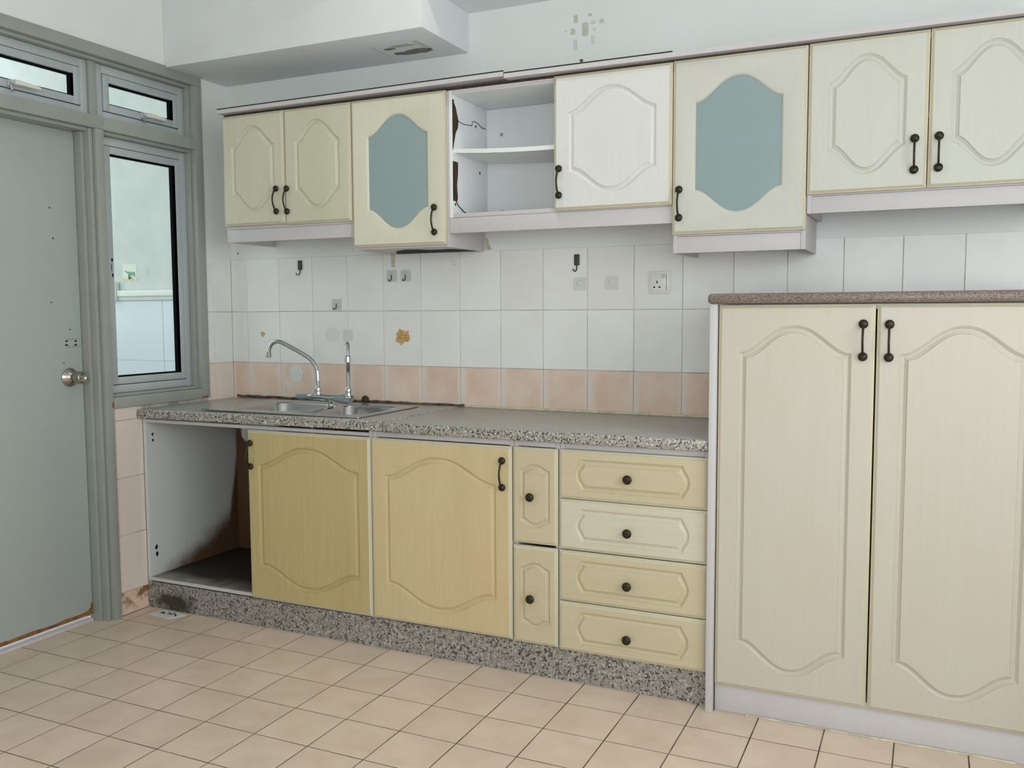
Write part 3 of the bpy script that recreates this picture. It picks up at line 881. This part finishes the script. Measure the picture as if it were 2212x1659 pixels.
rl.data = MB().box(0.021, 1.180, BF, BF+0.016, 0.8262, 0.8400, 0.0008).mesh('top_rail', 'carcass_lilac'); rl.location = -b1.location
b1l = [o for o in b1.children if o.name.startswith('side_panel')][0]
b1l.data = MB().box(0.0045, 0.0205, BF, -0.012, 0.118, 0.8475, 0.0008).mesh('side_panel', 'panel_damp')
b1l.location = -b1.location
bb = [o for o in b1.children if o.name.startswith('bottom_panel')][0]
bb.data = MB().box(0.021, 1.180, BF, -0.012, 0.122, 0.138, 0.0008).mesh('bottom_panel', 'base_damp')
bb.location = -b1.location
box_obj('front_edge', (0.021, 0.60, BF-0.003, BF-0.0002, 0.1235, 0.1375), 'carcass_lilac', b1)
part(b1, 'back_panel', (0.030, 0.26, -0.030, -0.014, 0.139, 0.80), 'panel_damp')
part(b1, 'back_panel', (0.2605, 1.18, -0.045, -0.014, 0.25, 0.72), 'carcass_white')
for k, (y, z) in enumerate([(-0.545, 0.768), (-0.545, 0.742), (-0.545, 0.262), (-0.543, 0.232)]):
    patch('hinge_hole', blob(y, z, 0.008 if k > 1 else 0.005, 0.011 if k > 1 else 0.007, 9, 0.3, 80+k), ('x', 0.0205), 'hole_black', b1)
d = add_door(b1, 0.6000, 1.1960, 0.1250, 0.8240, BD, 'door_tan', 0.052, 0.056, 0.082, 1.0); put_handle(d, 0.6220, BD-0.019, 0.676)
b2 = empty('base_cabinet', (1.495, -0.29, 0.118), 'base cabinet with a single tan arched door right of the sink cabinet', 'cabinet')
base_carcass(b2, 1.1985, 1.7915)
d = add_door(b2, 1.1995, 1.7905, 0.1250, 0.8240, BD, 'door_sand', 0.060, 0.056, 0.082, 1.0); put_handle(d, 1.7575, BD-0.019, 0.677)
b3 = empty('drawer_cabinet', (1.88, -0.29, 0.118), 'narrow base cabinet with two upright drawer fronts and round knobs', 'cabinet')
base_carcass(b3, 1.7935, 1.9675)
for z0, z1, kz in ((0.4835, 0.8245, 0.652), (0.1220, 0.4735, 0.288)):
    d = add_door(b3, 1.7955, 1.9660, z0, z1, BD, 'door_tan' if False else 'drawer_tan', 0.027, 0.056, 0.022, 0.8, name='drawer_front', gs=0.85); put_knob(d, 1.868, BD-0.019, kz)
b4 = empty('drawer_cabinet', (2.23, -0.29, 0.118), 'base cabinet with four stacked wide drawers and round knobs', 'cabinet')
base_carcass(b4, 1.9695, 2.4885)
for z0, z1, kz, mt in ((0.6560, 0.8260, 0.740, 'drawer_tan'), (0.4775, 0.6535, 0.558, 'drawer_pale'), (0.2960, 0.4735, 0.377, 'drawer_tan'), (0.1180, 0.2925, 0.193, 'drawer_tan')):
    d = add_door(b4, 1.9715, 2.4880, z0, z1, BD, mt, 0.058, 0.029, 0.023, 0.75, name='drawer_front', swap=True, gs=0.9); put_knob(d, 2.2225, BD-0.019, kz)

pl = box_obj('plinth', (0.002, 2.4905, -0.581, -0.561, 0.0, 0.1165), 'granite_plinth')
pl.data = MB().box(0.002, 2.4905, -0.581, -0.561, 0.0, 0.1165, 0.001).mesh('plinth', 'granite_plinth'); pl.location = (0, 0, 0)
tag(pl, 'speckled grey granite plinth along the floor under the base cabinets', 'plinth')

# ------------------------------------------------------------------ worktops
ZT = 0.888
SX0, SX1, SY0, SY1 = 0.415, 1.105, -0.525, -0.130
def slab(name, x0, x1, y0, y1, z0, z1, mat, label, hole=None, lift=0.0):
    mb = MB()
    if hole is None:
        mb.box(x0, x1, y0, y1, z0, z1, 0.006)
    else:
        hx0, hx1, hy0, hy1 = hole
        A = [(x0, y0), (x1, y0), (x1, y1), (x0, y1)]; B = [(hx0, hy0), (hx1, hy0), (hx1, hy1), (hx0, hy1)]
        c = 0.006
        A2 = [(x0+c, y0+c), (x1-c, y0+c), (x1-c, y1-c), (x0+c, y1-c)]
        vs = [(x, y, z0) for x, y in A] + [(x, y, z1-c) for x, y in A] + [(x, y, z1) for x, y in A2] + [(x, y, z1) for x, y in B] + [(x, y, z0) for x, y in B]
        fs = []
        for k in (0, 4, 8, 12):
            fs += [(k+i, k+(i+1) % 4, k+4+(i+1) % 4, k+4+i) for i in range(4)]
        fs += [(16+i, 16+(i+1) % 4, (i+1) % 4, i) for i in range(4)]
        mb.add(vs, fs)
    if lift:
        mb.v = [(x, y, z + lift*max(0.0, (x-x0)/(x1-x0))) for x, y, z in mb.v]
    o = world_obj(name, mb, mat, None, 35)
    return tag(o, label, 'worktop')
slab('worktop', 0.002, 1.2610, -0.612, -0.002, 0.8490, ZT-0.002, 'granite_counter', 'speckled grey granite worktop with the double sink cut into it', (SX0, SX1, SY0, SY1), 0.005)
slab('worktop', 1.2640, 2.4900, -0.616, -0.002, 0.8490, ZT, 'granite_counter', 'speckled grey granite worktop above the drawer cabinets')
# sealant along the wall
tag(world_obj('sealant_bead', MB().tube([(1.31, -0.0075, ZT+0.0035), (1.8, -0.0075, ZT+0.0035), (2.489, -0.0075, ZT+0.0035)], 0.0055, 8), 'sealant', None, 60), 'cream sealant bead between the right worktop and the tiles', 'sealant')
dirt = []
rr = random.Random(2)
for i in range(40):
    dirt.append((0.03+1.26*i/39, -0.0085+rr.uniform(-0.001, 0.001), ZT+0.006+rr.uniform(-0.0015, 0.002)))
tag(world_obj('sealant_bead', MB().tube(dirt, [0.0055+rr.uniform(-0.001, 0.0015) for _ in dirt], 7), 'sealant_dirty', None, 60), 'dirty brown broken sealant between the sink worktop and the tiles', 'sealant')

# ------------------------------------------------------------------ sink
sink = empty('kitchen_sink', (0.72, -0.35, ZT), 'stainless steel double bowl sink set into the granite worktop', 'sink')
ZS = ZT+0.0075
bm = bmesh.new()
mkl = lambda pts, z: [bm.verts.new((x, y, z)) for x, y in pts]
def edges_of(L): return [bm.edges.get((L[i], L[(i+1) % len(L)])) or bm.edges.new((L[i], L[(i+1) % len(L)])) for i in range(len(L))]
o0 = mkl(rrect(0.322, 1.128, -0.572, -0.112, 0.012), ZS)
bowls = [(0.425, 0.752, -0.505, -0.165), (0.788, 1.092, -0.505, -0.165)]
tops = [mkl(rrect(*b, 0.07), ZS) for b in bowls]
es = edges_of(o0)
for t in tops: es += edges_of(t)
bmesh.ops.triangle_fill(bm, edges=es, use_beauty=True)
skirt = mkl(rrect(0.322, 1.128, -0.572, -0.112, 0.012), ZT+0.0042)
n = len(o0)
for i in range(n): bm.faces.new((o0[i], o0[(i+1) % n], skirt[(i+1) % n], skirt[i]))
bmesh.ops.recalc_face_normals(bm, faces=bm.faces[:])
mb = MB().addbm(bm)
me = mb.mesh('rim', 'steel', 40)
link('rim', me, sink, (0, 0, 0))
for (x0, x1, y0, y1) in bowls:
    mb = MB(); prev = None
    prof = [(0.0, ZS), (0.004, ZS-0.002), (0.008, ZS-0.010), (0.014, ZS-0.12), (0.022, ZS-0.140), (0.040, ZS-0.150)]
    loops = [[(a, b, z) for a, b in rrect(x0+i, x1-i, y0+i, y1-i, 0.07-i*0.5)] for i, z in prof]
    nn = len(loops[0])
    mb.add([p for l in loops for p in l], [(k*nn+i, k*nn+(i+1) % nn, (k+1)*nn+(i+1) % nn, (k+1)*nn+i) for k in range(len(loops)-1) for i in range(nn)] + [tuple((len(loops)-1)*nn+i for i in range(nn))])
    bo = link('bowl', mb.mesh('bowl', 'steel', 50), sink, (0, 0, 0))
    world_obj('drain', MB().lathe([(0.042, 0), (0.040, 0.003), (0.03, 0.001), (0, 0.001)], ((x0+x1)/2, (y0+y1)/2, ZS-0.1495), (0, 0, 1), 20), 'chrome', bo, 40)

# ------------------------------------------------------------------ tap
FY, FZ = -0.285, ZS
fx = 0.790
tap = empty('kitchen_tap', (fx, FY, FZ), 'chrome kitchen tap with two swivel spouts and grey lever handles', 'tap')
world_obj('foot', MB().lathe([(0.020, 0), (0.020, 0.004), (0.012, 0.008), (0.011, 0.018), (0.017, 0.028), (0.018, 0.034)], (fx, FY, FZ), (0, 0, 1), 20), 'chrome', tap, 40)
zb = FZ+0.040
body = [(fx-0.115, FY, zb), (fx-0.085, FY, zb+0.002), (fx-0.06, FY, zb+0.001), (fx-0.02, FY, zb-0.002), (fx+0.02, FY, zb-0.002), (fx+0.06, FY, zb+0.001), (fx+0.085, FY, zb+0.002), (fx+0.11, FY, zb)]
world_obj('body', MB().tube(body, [0.013, 0.017, 0.015, 0.016, 0.016, 0.015, 0.017, 0.013], 16), 'chrome', tap, 50)
world_obj('lever', MB().tube([(fx-0.112, FY, zb), (fx-0.15, FY, zb-0.001), (fx-0.18, FY, zb-0.001)], [0.010, 0.0125, 0.0115], 14), 'grey_plastic', tap, 50)
world_obj('lever', MB().tube([(fx+0.03, FY-0.014, zb-0.004), (fx+0.07, FY-0.022, zb-0.008), (fx+0.118, FY-0.028, zb-0.012)], [0.010, 0.0125, 0.0115], 14), 'grey_plastic', tap, 50)
def spout(px, ang, label_parts):
    """post, rising arm and curved outlet in the vertical plane at heading ang"""
    dx, dy = math.cos(ang), math.sin(ang)
    prof = [(0, 0.045), (0, 0.10), (0.001, 0.135), (0.010, 0.158), (0.024, 0.176), (0.046, 0.192), (0.08, 0.207), (0.12, 0.2235), (0.16, 0.2395), (0.185, 0.2485), (0.205, 0.2525), (0.225, 0.249), (0.240, 0.240), (0.250, 0.226), (0.2545, 0.210)]
    s = 1.02
    path = [(px + dx*a*s, FY + dy*a*s, FZ + 0.045 + (h-0.045)*1.13) for a, h in prof]
    so = world_obj('spout', MB().tube(path, 0.0092, 16), 'chrome', tap, 60)
    e = path[-1]
    world_obj('nozzle', MB().lathe([(0.0092, 0), (0.0135, 0.002), (0.0135, 0.024), (0.010, 0.0245), (0, 0.0245)], e, (dx*0.1, dy*0.1, -1), 18), 'chrome', so, 40)
    world_obj('collar', MB().lathe([(0.016, 0.0), (0.0135, 0.010), (0.0145, 0.018), (0.0150, 0.032), (0.012, 0.036), (0.0095, 0.040)], (px, FY, FZ+0.050), (0, 0, 1), 18), 'chrome', so, 40)
spout(fx-0.066, PI+0.02, None)
spout(fx+0.092, math.atan2(-3.229, 2.261), None)

# plug lying by the wall
pg = empty('sink_plug', (0.805, -0.045, ZT), 'round dark rubber sink plug leaning against the peach tiles', 'plug')
world_obj('disc', MB().lathe([(0.0, 0), (0.014, 0.0), (0.0165, 0.004), (0.0165, 0.012), (0.012, 0.016), (0, 0.016)], (0.806, -0.044, ZT+0.0185), (0.25, -1, 0.25), 20), 'rubber', pg, 45)

# waste pipe under the sink
wp = empty('waste_pipe', (0.60, -0.33, 0.14), 'white plastic waste pipe under the sink inside the open bay', 'pipe')
world_obj('pipe', MB().tube([(0.588, -0.335, 0.738), (0.588, -0.335, 0.71), (0.588, -0.335, 0.62)], [0.03, 0.02, 0.02], 16), 'pipe_white', wp, 50)
world_obj('trap', MB().lathe([(0.032, 0), (0.034, 0.01), (0.034, 0.085), (0.024, 0.095)], (0.588, -0.335, 0.53), (0, 0, 1), 20), 'pipe_white', wp, 40)
world_obj('outlet', MB().tube([(0.588, -0.305, 0.58), (0.588, -0.2, 0.575), (0.588, -0.12, 0.56), (0.588, -0.10, 0.40), (0.588, -0.10, 0.1385)], 0.02, 14), 'pipe_white', wp, 50)

# ------------------------------------------------------------------ tall cabinet
tc = empty('tall_cupboard', (2.97, -0.31, 0), 'tall cupboard with two long cream arched doors and bow handles', 'cupboard')
part(tc, 'side_panel', (2.4930, 2.5155, -0.628, -0.004, 0.0005, 1.3180), 'carcass_lilac')
part(tc, 'side_panel', (3.4425, 3.4600, -0.600, -0.004, 0.0005, 1.3180), 'carcass_lilac')
part(tc, 'back_panel', (2.516, 3.442, -0.010, -0.004, 0.09, 1.30), 'carcass_white')
part(tc, 'bottom_panel', (2.516, 3.442, -0.600, -0.0105, 0.093, 0.108), 'carcass_white')
part(tc, 'top_panel', (2.516, 3.442, -0.600, -0.0105, 1.302, 1.318), 'carcass_white')
part(tc, 'plinth', (2.516, 3.442, -0.5985, -0.583, 0.0005, 0.0925), 'carcass_lilac')
part(tc, 'edge_strip', (2.5158, 2.5182, -0.606, -0.600, 0.0005, 1.3180), 'board_brown', 0)
TD = -0.6015
d = add_door(tc, 2.5195, 2.9760, 0.0960, 1.3155, TD, 'door_tall', 0.063, 0.062, 0.083, 1.0); put_handle(d, 2.9440, TD-0.019, 1.162)
d = add_door(tc, 2.9810, 3.4400, 0.0960, 1.3155, TD, 'door_tall', 0.063, 0.062, 0.083, 1.0); put_handle(d, 3.0150, TD-0.019, 1.161)
sl = MB().box(2.4870, 3.4720, -0.642, -0.003, 1.3200, 1.3520, 0.011)
tag(world_obj('worktop', sl, 'slab_brown', None, 50), 'brown speckled slab with a rounded edge on top of the tall cupboard', 'worktop')
# broken sealant at the foot of the tall cupboard
cr = random.Random(5)
pts = [(2.62+0.04*i, -0.6015-cr.uniform(0, 0.002), 0.002) for i in range(20)]
tag(world_obj('sealant_bead', MB().tube(pts, [cr.uniform(0.001, 0.0042) for _ in pts], 6), 'sealant', None, 60), 'crumbling white sealant along the foot of the tall cupboard', 'sealant')

# ------------------------------------------------------------------ small things on the tiles
YT = -0.0012
def stick_hook(x, z, label):
    e = empty('wall_hook', (x, 0, z), label, 'hook')
    box_obj('plate', (x-0.0115, x+0.0115, YT-0.007, YT, z, z+0.045), 'hook_grey', e, 0.003)
    world_obj('hook', MB().tube([(x, YT-0.004, z+0.004), (x, YT-0.005, z-0.012), (x-0.001, YT-0.008, z-0.020), (x-0.005, YT-0.014, z-0.024), (x-0.009, YT-0.019, z-0.020), (x-0.010, YT-0.021, z-0.013)], 0.0022, 8), 'hole_black', e, 50)
stick_hook(0.4230, 1.5000, 'dark grey stick-on hook on the tiles below the small arched doors')
stick_hook(1.8110, 1.4860, 'dark grey stick-on hook on the tiles above two clear hook pads')
def clear_hook(x, z, label, hook=True, ring=True):
    pm = 'plastic_clear' if hook else 'plastic_faint'
    e = empty('adhesive_hook', (x, 0, z), label, 'hook')
    mb = MB().prism(rrect(x-0.026, x+0.026, z-0.026, z+0.026, 0.006, 3), lambda a, b, s: (a, YT-s, b), 0, 0.0016)
    world_obj('pad', mb, pm, e)
    if ring:
        world_obj('boss', MB().lathe([(0.011, 0), (0.011, 0.003), (0.008, 0.0045), (0, 0.0045)], (x, YT-0.0016, z+0.004), (0, -1, 0), 16), pm, e, 40)
    if hook:
        world_obj('hook', MB().tube([(x+0.001, YT-0.006, z+0.006), (x+0.001, YT-0.007, z-0.012), (x-0.001, YT-0.011, z-0.021), (x-0.005, YT-0.015, z-0.022), (x-0.009, YT-0.017, z-0.015)], 0.0021, 8), 'bronze', e, 50)
clear_hook(0.9270, 1.4620, 'clear stick-on pad with a metal hook, left of the pair under the glass cabinet')
clear_hook(1.0000, 1.4620, 'clear stick-on pad with a metal hook, right of the pair under the glass cabinet')
clear_hook(0.6260, 1.3370, 'clear stick-on pad with a metal hook alone above the tap')
clear_hook(0.6850, 1.1960, 'clear stick-on pad without hook just above the end of the tap', hook=False, ring=False)
clear_hook(1.8230, 1.4110, 'clear hook pad without hook under the dark grey hook', hook=False)
clear_hook(1.9590, 1.4130, 'clear hook pad without hook beside the wall socket', hook=False)
def residue(name, pts, mat, label, cat='residue', t=0.0012):
    o = patch(name, pts, ('y', YT), mat, None, t)
    return tag(o, label, cat)
residue('sticker_residue', [(0.945, 1.205), (0.960, 1.219), (0.958, 1.226), (0.975, 1.222), (0.985, 1.218), (1.000, 1.213), (1.006, 1.220), (1.012, 1.216), (1.008, 1.206), (1.014, 1.195), (1.016, 1.178), (1.006, 1.168), (0.990, 1.170), (0.978, 1.160), (0.972, 1.152), (0.962, 1.164), (0.946, 1.166), (0.942, 1.180), (0.950, 1.190)], 'residue_orange', 'torn orange sticker residue on a white tile')
residue('sticker_residue', blob(0.386, 1.012, 0.041, 0.037, 22, 0.16, 11), 'residue_white', 'white torn sticker residue on a peach tile behind the tap')
residue('sticker_residue', blob(0.189, 1.198, 0.013, 0.011, 11, 0.35, 12), 'residue_tan', 'small yellowish glue residue on a white tile near the tap end')
residue('sticker_residue', blob(0.598, 1.200, 0.038, 0.032, 16, 0.06, 13), 'residue_pale', 'pale round patch of glue on a white tile')
residue('drip_stain', [(0.926, 1.50), (0.944, 1.50), (0.945, 1.558), (0.924, 1.558)], 'stain_pale', 'brownish drip stain above the pair of clear hooks', 'stain', 0.0005)
world_ring = MB().tube([(1.243+0.011*math.cos(2*PI*i/16), YT-0.0005, 1.513+0.011*math.sin(2*PI*i/16)) for i in range(17)], 0.0009, 6)
tag(world_obj('suction_mark', world_ring, 'scar', None), 'faint round suction cup mark on a white tile', 'mark')

# wall socket
so = empty('wall_socket', (2.156, 0, 1.368), 'white switched three-pin wall socket on the tiles', 'socket')
sx0, sx1, sz0, sz1 = 2.114, 2.198, 1.368, 1.454
box_obj('back_plate', (sx0, sx1, YT-0.006, YT, sz0, sz1), 'plastic_white', so, 0.002)
box_obj('face_plate', (sx0+0.009, sx1-0.015, YT-0.0105, YT-0.0062, sz0+0.009, sz1-0.009), 'plastic_white', so, 0.0015)
box_obj('side_slot', (sx1-0.0142, sx1-0.0132, YT-0.0068, YT-0.0062, sz0+0.010, sz1-0.010), 'hook_grey', so)
rk = MB().prism(rrect(2.164, 2.181, 1.4265, 1.4435, 0.0065, 4), lambda a, b, s: (a, YT-0.0106-s, b), 0, 0.0022)
world_obj('rocker', rk, 'plastic_clear', so)
for x0, x1, z0, z1 in ((2.1455, 2.150, 1.4075, 1.4175), (2.133, 2.1405, 1.390, 1.3955), (2.154, 2.1615, 1.390, 1.3955)):
    box_obj('pin_slot', (x0, x1, YT-0.0112, YT-0.0104, z0, z1), 'hole_black', so)

# floor drain cover with debris
dr = empty('floor_drain', (0.165, -0.625, 0), 'square pale floor drain cover with dirt by the granite plinth', 'drain cover')
patch('cover', [(0.082, -0.664), (0.212, -0.672), (0.246, -0.606), (0.115, -0.592)], ('z+', 0.0008), 'residue_pale', dr, 0.0025)
rd = random.Random(9)
for k in range(16):
    x, y = 0.165+rd.uniform(-0.04, 0.06), -0.622+rd.uniform(-0.015, 0.014)
    r_ = rd.uniform(0.003, 0.008)
    patch('dirt_crumb', blob(x, y, r_, r_*0.7, 7, 0.4, 100+k), ('z+', 0.0033), 'mould' if k % 3 else 'hole_black', dr, rd.uniform(0.001, 0.004))

# ------------------------------------------------------------------ ceiling lamp (above the frame)
LP = (1.735, -0.80, 2.975)
lamp = empty('pendant_lamp', (LP[0], LP[1], ZC), 'pendant lamp with a wide dark metal shade hanging from the kitchen ceiling', 'lamp')
world_obj('rose', MB().lathe([(0.05, 0), (0.05, 0.012), (0.03, 0.025), (0, 0.026)], (LP[0], LP[1], ZC-0.0005), (0, 0, -1), 24), 'lamp_enamel', lamp, 40)
world_obj('holder', MB().lathe([(0.014, 0), (0.02, 0.008), (0.02, 0.035), (0.012, 0.075)], (LP[0], LP[1], LP[2]+0.035), (0, 0, 1), 20), 'lamp_enamel', lamp, 40)
shade = MB(); sp = [(0.02, 0.062), (0.12, 0.050), (0.22, 0.0), (0.300, -0.134), (0.303, -0.134), (0.223, 0.003), (0.122, 0.054), (0.02, 0.066)]
sn = 40
shade.add([(LP[0]+r*math.cos(2*PI*j/sn), LP[1]+r*math.sin(2*PI*j/sn), LP[2]+h) for r, h in sp for j in range(sn)],
          [(i*sn+j, i*sn+(j+1) % sn, ((i+1) % len(sp))*sn+(j+1) % sn, ((i+1) % len(sp))*sn+j) for i in range(len(sp)) for j in range(sn)])
world_obj('shade', shade, 'shade_dark', lamp, 40)
world_obj('bulb', MB().lathe([(0.008, 0.035), (0.010, 0.024), (0.013, 0.008), (0.0135, 0.0), (0.012, -0.008), (0.007, -0.013), (0, -0.0135)], LP, (0, 0, 1), 24), 'bulb_glow', lamp, 50)
pl_ = bpy.data.lights.new('bulb_light', 'POINT')
pl_.energy = 106; pl_.color = (0.97, 0.99, 1.0); pl_.shadow_soft_size = 0.0145
plo = bpy.data.objects.new('bulb_light', pl_); col.objects.link(plo)
plo.parent = lamp; plo.location = Vector(LP) - lamp.location

# ------------------------------------------------------------------ groups of like things
for pre, g in (('wall_cabinet', 'wall cabinets over the worktop'), ('base_cabinet', 'base cabinets under the worktop'), ('drawer_cabinet', 'drawer cabinets under the worktop'),
               ('cornice_board', 'cornice boards on the wall cabinets'), ('wall_hook', 'dark stick-on hooks on the tiles'), ('adhesive_hook', 'clear stick-on hook pads on the tiles'),
               ('sticker_residue', 'sticker residues on the tiles'), ('sealant_bead', 'beads of sealant'), ('worktop', 'worktops')):
    for o in col.objects:
        if o.parent is None and o.name.split('.')[0] == pre: o['group'] = g
